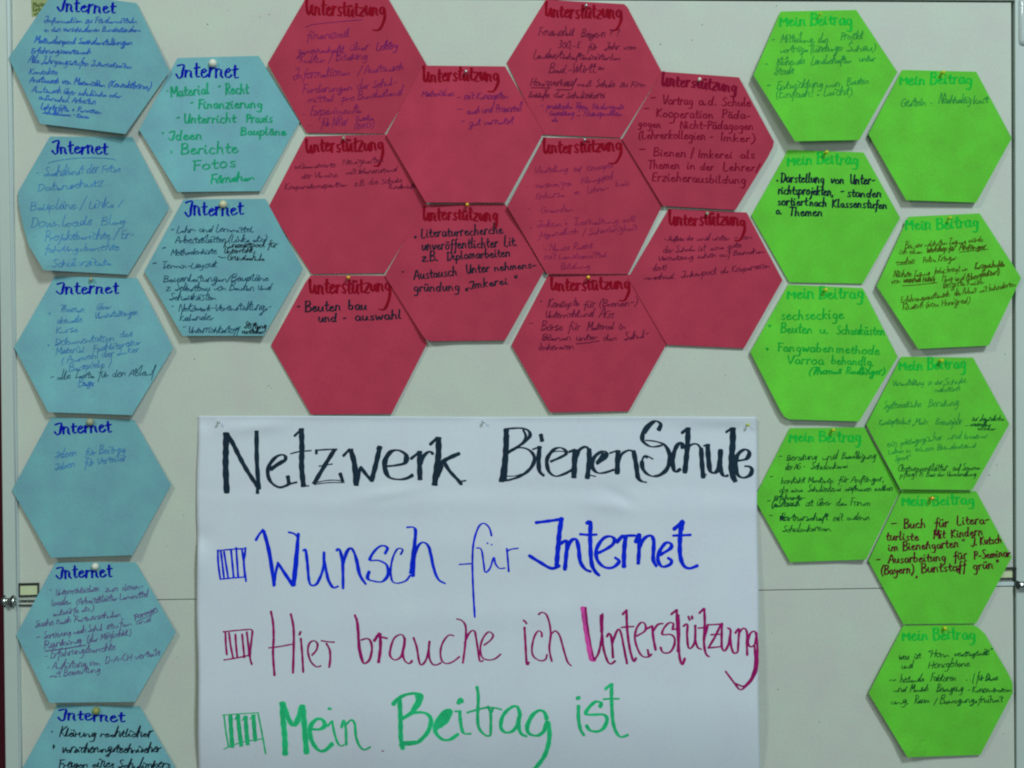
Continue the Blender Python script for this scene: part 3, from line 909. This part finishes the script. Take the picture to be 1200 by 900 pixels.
# ------------------------------------------------------------------ flipchart poster
def pd(x, y):
    v = (y-487)/(830-487)
    d = 2.2+12*max(0, v)**1.1
    if y > 815: d -= (y-815)**2/(2*290)
    d += .9*math.sin(x*.011+y*.004)*min(1, max(0, v*3))+.6*math.sin(x*.027-y*.013+1)*min(1, max(0, v*3))
    def bump(cx, cy, rx, ry, a, rot=0):
        dx, dy = x-cx, y-cy; c, s = math.cos(rot), math.sin(rot)
        u = (dx*c+dy*s)/rx; w_ = (-dx*s+dy*c)/ry
        return 2.5*a*math.exp(-(u*u+w_*w_))
    d += bump(225, 655, 16, 26, 2.2)+bump(232, 630, 14, 12, -1.2)+bump(455, 578, 34, 6, .8, -.15)+bump(728, 583, 20, 6, -.7, .5)+bump(715, 592, 30, 8, .7, .1)
    d += bump(850, 492, 60, 8, 1.3)+bump(300, 500, 40, 8, 1.0, -.1)+bump(560, 640, 120, 20, .5, .05)+bump(240, 493, 10, 12, -1.0)+bump(600, 720, 200, 18, .5, -.04)
    d += 1.8*math.exp(-((y-486)/5)**2)*(1-.6*math.exp(-((x-255)/25)**2)-.6*math.exp(-((x-566)/25)**2))
    d += 1.1*math.exp(-((y-592-.02*(x-560)-3*math.sin(x*.02))/11)**2)*(.6+.4*math.sin(x*.013+2))-.7*math.exp(-((y-572-2*math.sin(x*.03))/9)**2)*(.5+.5*math.sin(x*.011))
    return max(.5, d)
def poster_grid():
    nx, ny = 150, 130; vs, fs = [], []
    for j in range(ny+1):
        v = j/ny; y = 487.5+v**1.15*(1010-487.5)
        for i in range(nx+1):
            u = i/nx
            xl = 232-1.2*math.sin(v*5)+.6*math.sin(v*23); xr = 886.5+4.2*v+.5*math.sin(v*17)
            x = xl+(xr-xl)*u; yy = y+(1.2*u-.4*math.sin(u*9))*(1-v)
            vs.append(W(x, yy, pd(x, yy)))
    for j in range(ny):
        for i in range(nx):
            a = j*(nx+1)+i; fs.append((a, a+nx+1, a+nx+2, a+1))
    nf = len(vs); n0 = len(fs)
    vs += [v+Vector((0, .00018, 0)) for v in vs]
    fs += [tuple(q+nf for q in reversed(p)) for p in fs[:n0]]
    ring = [i for i in range(nx+1)]+[j*(nx+1)+nx for j in range(1, ny+1)]+[ny*(nx+1)+i for i in range(nx-1, -1, -1)]+[j*(nx+1) for j in range(ny-1, 0, -1)]
    for a, b in zip(ring, ring[1:]+ring[:1]): fs.append((a, b, b+nf, a+nf))
    me = bpy.data.meshes.new('poster'); me.from_pydata(vs, [], fs)
    bm = bmesh.new(); bm.from_mesh(me); bmesh.ops.recalc_face_normals(bm, faces=bm.faces); bm.to_mesh(me); bm.free()
    return me
po = W(560, 487, 2)
poster = tag(link('flipchart_sheet', poster_grid(), M_poster, po, smooth=True), 'large white flipchart sheet headed Netzwerk BienenSchule in black marker', 'poster')
def word(crop, wide, thin, inkname, text, nib=.15, double=0, wash=None, name='word', washw=0):
    ox, oy, s = crop
    ik = Ink(pd); ik.fat = {'title': 1.12, 'pblue': 1.08, 'pgreen': 1.05}.get(inkname, .98); wk = Ink(pd) if wash else None
    for st in text.split(';'):
        st = st.strip()
        if not st: continue
        ww, tt = wide, thin
        if st[0] == '[':
            q, st = st[1:].split(']'); ww, tt = [float(z) for z in q.split(',')]
        pts = [(ox+float(p.split(',')[0])/s, oy+float(p.split(',')[1])/s) for p in st.split()]
        ik.stroke(pts, ww, tt, nib)
        if double:
            rr = random.Random(len(text)+len(ik.v))
            a, b = rr.uniform(.5, 1)*double, rr.uniform(.2, .7)*double
            q2 = [(x+a*(1 if i % 3 else .3), y+b*(.5 if i % 2 else -.4)) for i, (x, y) in enumerate(pts)]
            ik.stroke(q2, ww*.8, tt*.8, nib)
        if wk: wk.d = lambda x, y: pd(x, y)-.1; wk.stroke(pts, washw or ww*1.5, tt*1.4, nib)
    if wk: wk.build('ink_wash', I[wash], po, poster)
    return ik.build(name, I[inkname], po, poster)
K = 6.667
P1 = (220, 480, K); P2 = (380, 480, K); P3 = (560, 480, K); P4 = (720, 480, K); P5 = (240, 600, K); P6 = (400, 600, 5.4545); P7 = (600, 590, 5)
P8 = (240, 700, 6); P9 = (400, 700, 6); P10 = (580, 700, 7.5); P11 = (720, 700, K); P12 = (240, 790, K); P13 = (400, 790, K); P14 = (560, 790, 6.316)
word(P1, 6.4, 1.3, 'title', '300,182 298,300 296,450 305,650;[5.6,1.4]308,190 350,260 400,360 460,470 545,600;[4.6,1.2]538,168 540,400 556,620;[3.4,1]545,600 545,655', name='letter')
word(P1, 4.2, 1.5, 'title', '650,470 700,435 755,400 765,370 740,352 690,370 640,430 625,500 650,565 700,600 750,600 800,580 850,568;782,520 790,575;655,455 740,400;670,590 720,610 770,592', name='letter')
word(P1, 5.6, 1.3, 'title', '[2.5,1.6]835,205 885,155;888,150 892,300 890,450 905,600;[3,1.2]900,600 945,595;[1.6,1.3]805,345 850,332 900,325 965,320', name='letter')
word(P1, 4.8, 1.0, 'title', '[2.6,1.2]1005,345 1005,315 ; [2,1.6]1000,318 1080,312 1165,310;1148,312 1080,420 985,580;[1.2,1]975,575 1100,552 1210,555;[1.2,1]1000,582 1110,570 1225,570;[1.4,1.2]1025,442 1075,434 1130,425;[4,1.2]1190,497 1212,560', name='letter')
word(P2, 6.0, 1.3, 'title', '[2.6,2]150,360 195,312;205,312 235,420 250,590;[3.6,1.5]255,590 275,480 290,450;[4.6,1.8]285,450 330,510 370,555;[5.2,1.3]368,558 400,440 435,288;[2,1.6]440,290 412,302', name='letter')
word(P2, 5.4, 1.8, 'title', '495,442 560,435 630,415 638,355 580,318 520,330 478,390 474,460 505,525 570,545 640,538 690,512', name='letter')
word(P2, 5.4, 1.6, 'title', '[3,2.2]680,382 738,335;745,328 745,440 748,545;[4,2]755,420 775,365 820,328 848,345', name='letter')
word(P2, 6.2, 1.6, 'title', '[3,2.4]830,270 880,222;892,220 892,350 875,480 862,588;[3.4,2]890,520 920,440;[4.4,3.6]900,430 960,385 1050,345;[4.2,2.4]935,410 980,480 1040,545 1070,580;[2,1.5]1070,560 1105,555', name='letter')
word(P3, 5.6, 1.4, 'title', '222,155 218,300 208,420 185,560;[3,1.2]235,200 225,400 215,550;[3.5,1.8]210,152 260,147 340,145 395,165 405,210 340,270 240,335;[2.6,1.4]355,160 375,210 350,260;[4,1.5]245,325 310,298 380,305 430,345 442,395 410,460 340,515 250,548 170,560;[1.2,1]220,520 290,518 350,500', name='letter')
word(P3, 4.6, 1.6, 'title', '[2,1.4]430,310 480,292;482,290 475,400 482,480 515,515;492,195 502,245', name='letter')
word(P3, 4.2, 1.5, 'title', '570,405 640,375 690,345 680,315 640,297 590,315 545,375 540,430 560,490 610,520 680,500 735,470;[2,1]560,340 620,325 690,330', name='letter')
word(P3, 5.8, 1.5, 'title', '[3,2]715,330 755,312;758,315 755,420 750,530;[4,2]760,400 790,320 840,290 870,315;[5,1.8]870,310 868,420 855,535;[1.8,1.2]870,510 920,522', name='letter')
word(P3, 4.6, 1.6, 'title', '930,420 990,380 1005,340 980,325 930,350 895,400 900,460 940,495 1000,490 1060,470;935,415 985,345', name='letter')
word(P4, 5.4, 1.5, 'title', '[2,1.6]-35,340 20,320;28,322 25,400 22,500;[2.6,2]40,390 60,345 110,318 145,325;[5,1.8]150,325 170,430 185,530 215,560;[2,1.4]200,560 250,568', name='letter')
word(P4, 4.6, 1.5, 'title', '345,160 362,115 330,90 290,100 240,150 218,210 230,255 290,290 370,280;[1.4,1.2]320,92 275,140 245,185;245,240 320,248 390,275 428,340 428,420 390,490 320,522 260,505 222,460 215,405;[2,1.5]215,400 240,360 300,385;[1.2,1]290,520 350,505 400,460;[2,2]235,365 255,375', name='letter')
word(P4, 4.6, 1.6, 'title', '535,300 525,258 490,280 462,350 457,430 475,485 515,465', name='letter')
word(P4, 5.4, 1.6, 'title', '[3,2.4]530,180 570,148;576,145 572,260 562,380 550,492;[3,1.6]570,300 610,270 650,272 680,310;[4.8,1.8]678,305 685,430 695,530;[1.6,1.2]695,500 720,508', name='letter')
word(P4, 5.2, 1.8, 'title', '[2,1.6]700,282 725,275;728,275 735,380 750,480 790,490 820,440 830,315;822,400 830,470 855,518 885,515', name='letter')
word(P4, 6.4, 1.6, 'title', '[2.4,2]875,175 918,145;925,145 925,250 915,400 920,500 945,560;[1.6,1.2]930,555 958,562', name='letter')
word(P4, 4.6, 1.8, 'title', '960,400 1030,385 1055,340 1030,312 990,325 955,370 948,440 965,510 1010,532 1060,510 1075,470 1055,445 1020,442', name='letter')
# second line
B = dict(inkname='pblue')
word(P5, 1.9, 1.5, 'pblue', '100,302 200,292 318,285;102,300 105,400 120,515;120,525 220,515 310,508;318,280 312,340 305,400 322,540;125,305 150,515;150,310 182,510;205,295 225,505;245,280 260,500;290,290 305,400 312,500', name='tick_box')
word(P5, 2.3, 1.7, 'pblue', '400,218 425,175 455,140;455,145 495,300 540,575;465,150 510,320 545,570;540,570 555,470 572,400;570,395 620,480 680,570;578,405 630,480 695,572;685,575 705,380 730,170;700,572 720,400 732,175;728,200 700,170 655,158', wash='plblue', washw=2.6, name='letter')
word(P5, 2.0, 1.5, 'pblue', '770,300 785,290 800,400 815,540 840,575 880,550 925,440 930,315;930,360 960,520 1000,590 1040,580', double=1.9, wash='plblue', washw=3.4, name='letter')
word(P5, 2.1, 1.5, 'pblue', '1030,300 1050,290 1075,400 1080,595', double=1.9, wash='plblue', washw=3.4, name='letter')
word(P6, 2.0, 1.5, 'pblue', '12,330 30,260 55,230 80,255 95,310 115,400 155,460', double=1.9, wash='plblue', washw=3.4, name='letter')
word(P6, 1.9, 1.5, 'pblue', '280,265 292,230 260,215 220,240 180,305 240,310 290,340 295,400 260,445 200,440 165,425 175,380', double=1.9, wash='plblue', washw=3.4, name='letter')
word(P6, 1.9, 1.5, 'pblue', '380,270 392,240 360,235 330,290 315,370 325,440 360,455 410,440 440,405', double=.7, name='letter')
word(P6, 2.2, 1.5, 'pblue', '420,98 465,100 472,150 455,280 442,390;475,140 460,300 455,410;460,330 475,250 500,205 530,195 560,230 590,360 620,430 660,455', double=1.9, wash='plblue', washw=3.4, name='letter')
word(P6, 1.8, 1.5, 'pblue', '960,150 945,100 910,72 875,100 845,200 838,330 843,500 853,670;755,335 800,332 830,330', name='letter')
word(P6, 1.7, 1.4, 'pblue', '865,230 895,240 910,330 920,385 950,360 975,290 985,330 1010,360 1045,358;932,198 936,201;958,208 964,209', name='letter')
word(P6, 1.8, 1.4, 'pblue', '1058,235 1064,300 1070,380;1060,252 1085,238 1130,232', name='letter')
Q = dict(wash='plblue', washw=0)
word(P7, 4.4, 3.2, 'pblue', '142,112 220,102 290,92;290,90 278,170 268,280 262,360;275,366 230,380 160,342 102,306', name='letter')
word(P7, 3.8, 2.8, 'pblue', '285,235 322,220 318,300 310,385;322,270 345,220 375,210 390,260 400,340 430,385 460,398', name='letter')
word(P7, 4.0, 2.8, 'pblue', '440,115 460,108 458,200 465,340 485,395 510,420;400,180 450,184 495,182', name='letter')
word(P7, 3.6, 2.7, 'pblue', '510,288 550,268 590,240 600,208 570,192 530,210 495,270 500,330 540,372 590,375 628,340 605,318', name='letter')
word(P7, 4.2, 2.8, 'pblue', '615,225 645,192;665,198 657,280 656,370;650,190 690,188 722,188', name='letter')
word(P7, 3.6, 2.7, 'pblue', '725,225 745,180 745,260 740,350;750,250 775,205 812,188 830,215 830,260 828,330 845,365', name='letter')
word(P7, 3.6, 2.7, 'pblue', '870,300 930,262 930,235 900,232 865,280 855,330 880,370 925,358 935,335 915,320', name='letter')
word(P7, 4.2, 2.8, 'pblue', '950,150 1000,105;[5,3]998,108 992,150;993,110 985,200 985,300 1005,362 1040,380 1085,365;945,188 1000,186 1045,184', name='letter')
# third line
word(P8, 2.1, 1.6, 'pred', '130,242 230,232 325,225 335,235 325,330 318,420 330,470;135,440 230,425 320,405;145,250 148,330 155,402;170,250 182,340 200,430;215,260 220,340 228,418;262,260 270,340 278,422;295,245 305,330 312,412', name='tick_box')
word(P8, 2.5, 1.7, 'pred', '465,100 480,180 484,280 480,400 490,548;605,118 622,200 626,300 620,530;[1.9,1.6]450,355 530,345 620,328', name='letter')
word(P8, 2.2, 1.7, 'pred', '675,290 685,400 692,525;665,262 674,242', name='letter')
word(P8, 2.1, 1.7, 'pred', '755,405 785,370 792,325 765,305 735,325 725,380 745,450 785,488 815,482', name='letter')
word(P8, 2.3, 1.7, 'pred', '820,305 865,312 910,315;855,325 878,370 882,430 875,490', name='letter')
word(P9, 2.4, 1.7, 'pred', '95,125 115,200 122,350 140,430 160,465 195,440 215,370 205,310 180,290 140,300;108,150 128,350 150,450', double=.8, name='letter')
word(P9, 3.2, 2.2, 'pred', '232,305 265,255;272,258 275,350 262,455;245,272 285,280 322,288', name='letter')
word(P9, 2.1, 1.6, 'pred', '445,300 435,270 410,262 370,290 345,360 342,410 375,440 415,420 435,360 445,290;448,290 440,340 430,400 450,450 480,465 495,445', double=1.0, name='letter')
word(P9, 2.3, 1.7, 'pred', '508,285 530,350 545,440 560,475 590,450 610,390 620,310;616,340 618,420 640,468 670,475 700,460', name='letter')
word(P9, 2.0, 1.6, 'pred', '790,270 755,266 715,315 697,380 705,440 735,465 780,455 830,418', name='letter')
word(P9, 2.2, 1.6, 'pred', '812,152 850,165 875,210 872,320 855,460;868,320 900,250 935,235 950,300 965,400 975,450 995,445', name='letter')
word(P9, 2.0, 1.6, 'pred', '1005,335 1050,300 1068,265 1035,243 995,290 977,360 990,420 1030,440 1080,432 1120,400', name='letter')
word(P10, 2.3, 1.8, 'pred', '260,265 268,400 280,590 297,572;252,202 265,212 278,230', name='letter')
word(P10, 2.0, 1.6, 'pred', '412,345 410,310 380,295 345,350 325,450 340,520 400,557 445,545 457,505', name='letter')
word(P10, 2.1, 1.6, 'pred', '385,150 410,132 450,150 480,230 490,330 478,430 485,500 500,560;490,330 530,295 570,340 610,480 640,570 670,600', double=.5, name='letter')
word(P10, 2.4, 2.0, 'pred', '795,92 812,250 845,450 870,545;872,548 910,490 938,350 945,148;940,300 955,450 990,560 1020,585 1055,560;930,160 935,300', name='letter')
word(P10, 4.4, 2.8, 'ppink', '770,92 795,270 825,450 848,550 880,550', name='ink_wash')
word(P10, 2.2, 1.7, 'pred', '985,345 1000,315 1020,350 1032,440 1035,530;1035,400 1060,320 1085,280 1110,320 1140,480 1160,580', double=1.1, name='letter')
word(P11, 2.6, 1.9, 'pred', '65,132 95,100;95,105 100,250 120,400 150,500 168,475;55,235 100,230 150,228', double=.5, name='letter')
word(P11, 2.3, 1.8, 'pred', '175,302 240,260 240,210 212,195 175,240 160,320 185,410 220,460 265,465 290,445;268,448 260,410', name='letter')
word(P11, 2.7, 1.9, 'pred', '255,245 290,225;295,225 305,320 322,410;305,260 340,212 380,205', name='letter')
word(P11, 2.3, 1.8, 'pred', '455,245 460,205 425,200 385,245 375,290 440,290 470,320 465,380 430,430 380,430 360,392', double=.7, name='letter')
word(P11, 2.7, 1.9, 'pred', '445,132 485,98;487,100 490,200 500,350 510,470 530,525 550,478;500,140 505,300 495,420;452,252 510,242', name='letter')
word(P11, 2.4, 1.8, 'pred', '540,225 570,210 568,300 580,395 610,385 630,330 632,220;632,330 650,390 680,405;578,150 588,176;606,148 608,166', double=.4, name='letter')
word(P11, 2.6, 1.9, 'pred', '665,122 698,88;702,90 706,200 700,350 715,440 740,462;655,240 720,235;730,215 700,330', name='letter')
word(P11, 2.4, 1.8, 'pred', '725,215 790,212 845,208;830,215 790,300 735,395;735,395 785,390 830,385;755,292 820,288', double=.5, name='letter')
word(P11, 2.5, 1.9, 'pred', '840,205 838,320 840,390 860,418 890,370 908,260 885,240;905,300 912,380 932,435 960,430', double=.4, name='letter')
word(P11, 2.3, 1.8, 'pred', '945,278 975,245 970,330 965,420;980,270 1010,240 1035,270 1035,360 1038,450', name='letter')
word(P11, 2.3, 1.8, 'pred', '1110,300 1095,264 1060,285 1045,350 1060,385 1095,370 1110,300;1110,280 1118,420 1112,560 1070,650 1020,700 980,720 930,660 870,580;1095,380 1100,520 1070,630 1020,690 1000,695 930,665', name='letter')
# fourth line
word(P12, 1.5, 1.2, 'pgreen', '140,320 270,310 410,302;150,325 165,450 185,560;415,302 435,400 450,480 475,620;150,585 220,555 300,530 445,505;[4.6,1.5]200,325 206,440 215,570;[4.6,1.5]258,320 270,440 285,560;[4.6,1.5]318,330 325,440 335,550;[4.4,1.5]380,320 386,420 395,520;235,350 262,320;292,360 318,328;355,350 380,320', name='tick_box', nib=0)
word(P12, 4.4, 2.2, 'pgreen', '605,225 612,350 625,500 628,625;612,230 650,340 692,400 725,360 760,250;765,250 778,400 795,615', wash='pgreen2', name='letter')
word(P12, 3.6, 2.2, 'pgreen', '840,430 900,430 938,400 920,358 880,350 835,390 820,450 840,530 890,595 940,595 995,545', wash='pgreen2', name='letter')
word(P12, 2.4, 1.7, 'pgreen', '960,405 990,370;995,368 1010,450 1035,530 1060,560 1085,555;[3.6,3]968,268 984,272', name='letter')
word(P13, 2.6, 1.8, 'pgreen', '2,415 18,360 35,430 38,550;40,390 80,357 105,390 115,490 145,565 180,590 225,570', double=.4, name='letter')
word(P13, 3.4, 2.2, 'pgreen', '405,235 440,195 500,162 580,150 622,165 612,220 560,290 480,345;[4.4,2]595,165 600,215 560,280;455,195 462,350 465,500 480,580;480,345 560,305 640,300 690,330 700,380 670,460 600,530 540,546 460,552;470,535 580,528', wash='pgreen2', name='letter')
word(P13, 3.2, 2.2, 'pgreen', '750,420 820,370 855,290 830,280 780,320 735,400 740,460 790,510 850,510 910,470;[5,4]770,395 800,345 838,300', wash='pgreen2', name='letter')
word(P13, 3.6, 2.0, 'pgreen', '890,290 930,290;925,290 935,400 958,462 1010,465;[4,3]915,225 930,190 942,215', name='letter')
word(P13, 3.2, 2.0, 'pgreen', '1060,100 1070,180 1065,350 1080,430 1130,480 1165,478;985,300 1060,278 1130,262 1190,262', name='letter')
word(P14, 2.8, 1.8, 'pgreen', '75,240 95,300 95,440;100,280 120,250 175,262', name='letter')
word(P14, 2.8, 2.0, 'pgreen', '310,290 290,240 240,250 185,310 170,390 200,430 250,425 290,380 312,290 302,380 320,440 360,460', wash='pgreen2', name='letter')
word(P14, 3.4, 2.0, 'pgreen', '510,330 490,280 450,270 400,310 365,390 380,440 440,455 490,420 515,350 530,430 522,520 490,610 430,690 390,725', wash='pgreen2', name='letter')
word(P14, 3.6, 2.2, 'pgreen', '745,235 745,330 760,410 785,450;[4.4,3.6]738,178 748,174', name='letter')
word(P14, 2.8, 2.1, 'pgreen', '905,240 912,212 870,205 820,250 800,295 860,300 930,300 957,335 930,400 880,425 830,415 805,382', wash='pgreen2', name='letter')
word(P14, 3.6, 2.1, 'pgreen', '945,110 985,75;990,75 990,200 1000,350 1025,430 1060,465 1110,450;930,185 985,182 1045,182', name='letter')
word(P13, 1.3, 1.1, 'pred', '318,602 330,600', name='ink_spot')

# ------------------------------------------------------------------ pins
PM = dict(white=mat('white_pin_plastic', (.80, .82, .68), rough=.35, spec=.5), ivory=mat('ivory_pin_plastic', (.68, .66, .40), rough=.35, spec=.5),
 tan=mat('tan_pin_plastic', (.38, .42, .27), rough=.4), yellow=mat('yellow_pin_plastic', (.55, .68, .03), rough=.3, spec=.5),
 brass=mat('brass_pin', (.85, .50, .06), rough=.28, metal=.5), olive=mat('olive_pin_plastic', (.32, .36, .10), rough=.4), silver=mat('silver_pin', (.62, .66, .66), rough=.25, metal=.8))
def pin(px, py, r, colour, depthf, label, group, tall=6.0):
    base = depthf(px, py)
    top = base+tall
    p = W(px, py, top); base_pt = Vector((p.x, -base/1000, p.z))
    root = empty('pin', base_pt, label, 'pin', group)
    ax = (0.0, -1, 0)
    s = base_pt
    hd = [(tall-r*1.3, .8), (tall-r*1.2, r*.75), (tall-r*.8, r*.97), (tall-r*.4, r), (tall, r*.9), (tall+r*.35, r*.62), (tall+r*.5, r*.25), (tall+r*.53, .02)]
    link('head', lathe(hd, s, ax, 20), PM[colour], base_pt, root, True)
    link('collar', lathe([(.05, r*.62), (.5, r*.66), (.8, r*.4), (tall-r*1.2, r*.4), (tall-r*1.1, r*.5)], s, ax, 14), PM[colour], base_pt, root, True)
    link('needle', lathe([(-9, .05), (-8, .35), (.3, .35)], s, ax, 8), M_steel, base_pt, root, True)
PG = 'pins holding the cards and the flipchart sheet'
for a in [
 (249, 73.5, 4.7, 'white', 'A2', 'white round-headed pin on the blue card with green notes', 5),
 (261, 239, 4.6, 'ivory', 'A4', 'ivory round-headed pin on the blue card with dark slanted ink notes', 5),
 (106.5, 327, 2.4, 'tan', 'A5', 'small tan pin on the blue card third from the top of the left column', 5),
 (105, 494.5, 4.4, 'tan', 'A6', 'tan round-headed pin on the nearly empty blue card', 5),
 (111, 664, 4.2, 'white', 'A7', 'white round-headed pin on the blue card beside the latch', 5),
 (112, 833.5, 4.4, 'olive', 'A8', 'olive round-headed pin on the lowest blue card', 5),
 (546, 83.5, 1.9, 'silver', 'B2', 'small silver pin on the red card with an empty lower half', 7),
 (687, 5.8, 1.9, 'silver', 'B3', 'small silver pin on the red card at the top centre', 7),
 (820, 92.6, 2.0, 'white', 'B4', 'small white pin on the red card with notes on Vortrag and Kooperation', 7),
 (402.5, 161.5, 1.9, 'tan', 'B5', 'small dull pin on the red card with three short faint lines', 6),
 (547.5, 239.5, 2.4, 'brass', 'B6', 'brass pin on the red card about Literaturrecherche', 7),
 (685.5, 163.5, 1.8, 'silver', 'B7', 'small silver pin on the red card filled with faint purple notes', 7),
 (829, 250, 1.9, 'tan', 'B8', 'small dull pin on the lower right red card', 6),
 (408, 325, 2.5, 'brass', 'B9', 'brass pin on the red card about Beutenbau', 7),
 (689.5, 325, 2.5, 'brass', 'B10', 'brass pin on the bottom centre red card', 8),
 (962, 15.5, 1.3, 'yellow', 'C1', 'small yellow pin on the top left green card', 8),
 (1106, 84.2, 2.3, 'yellow', 'C2', 'yellow pin on the green card with a single line of writing', 8),
 (969, 178, 2.3, 'yellow', 'C3', 'yellow pin on the green card about Unterrichtsprojekte', 8),
 (1114, 255, 1.8, 'yellow', 'C4', 'small yellow pin on the green card overlapping the right frame rail', 8),
 (968, 339.5, 2.3, 'yellow', 'C5', 'yellow pin on the green card about sechseckige Beuten', 8),
 (1104, 422.5, 2.3, 'yellow', 'C6', 'yellow pin on the green card about Systematische Beratung', 8),
 (977, 503.8, 2.3, 'yellow', 'C7', 'yellow pin on the green card about Partnerschaft', 8),
 (1093, 584, 2.6, 'brass', 'C8', 'brass pin between the words Mein and Beitrag on the maroon-lettered green card', 8),
 (1108, 736.5, 2.4, 'yellow', 'C9', 'yellow pin on the lowest green card', 6)]:
    pin(a[0], a[1], a[2], a[3], DEPTH[a[4]], a[5], PG, a[6])
for x, y, c, lb in ((255.5, 495, 'silver', 'small silver pin in the top left corner of the flipchart sheet'), (566.5, 494.2, 'silver', 'small silver pin in the middle of the top edge of the flipchart sheet'), (877, 498, 'yellow', 'small yellow pin in the top right corner of the flipchart sheet')):
    pin(x, y, 1.8, c, pd, lb, PG, 7)
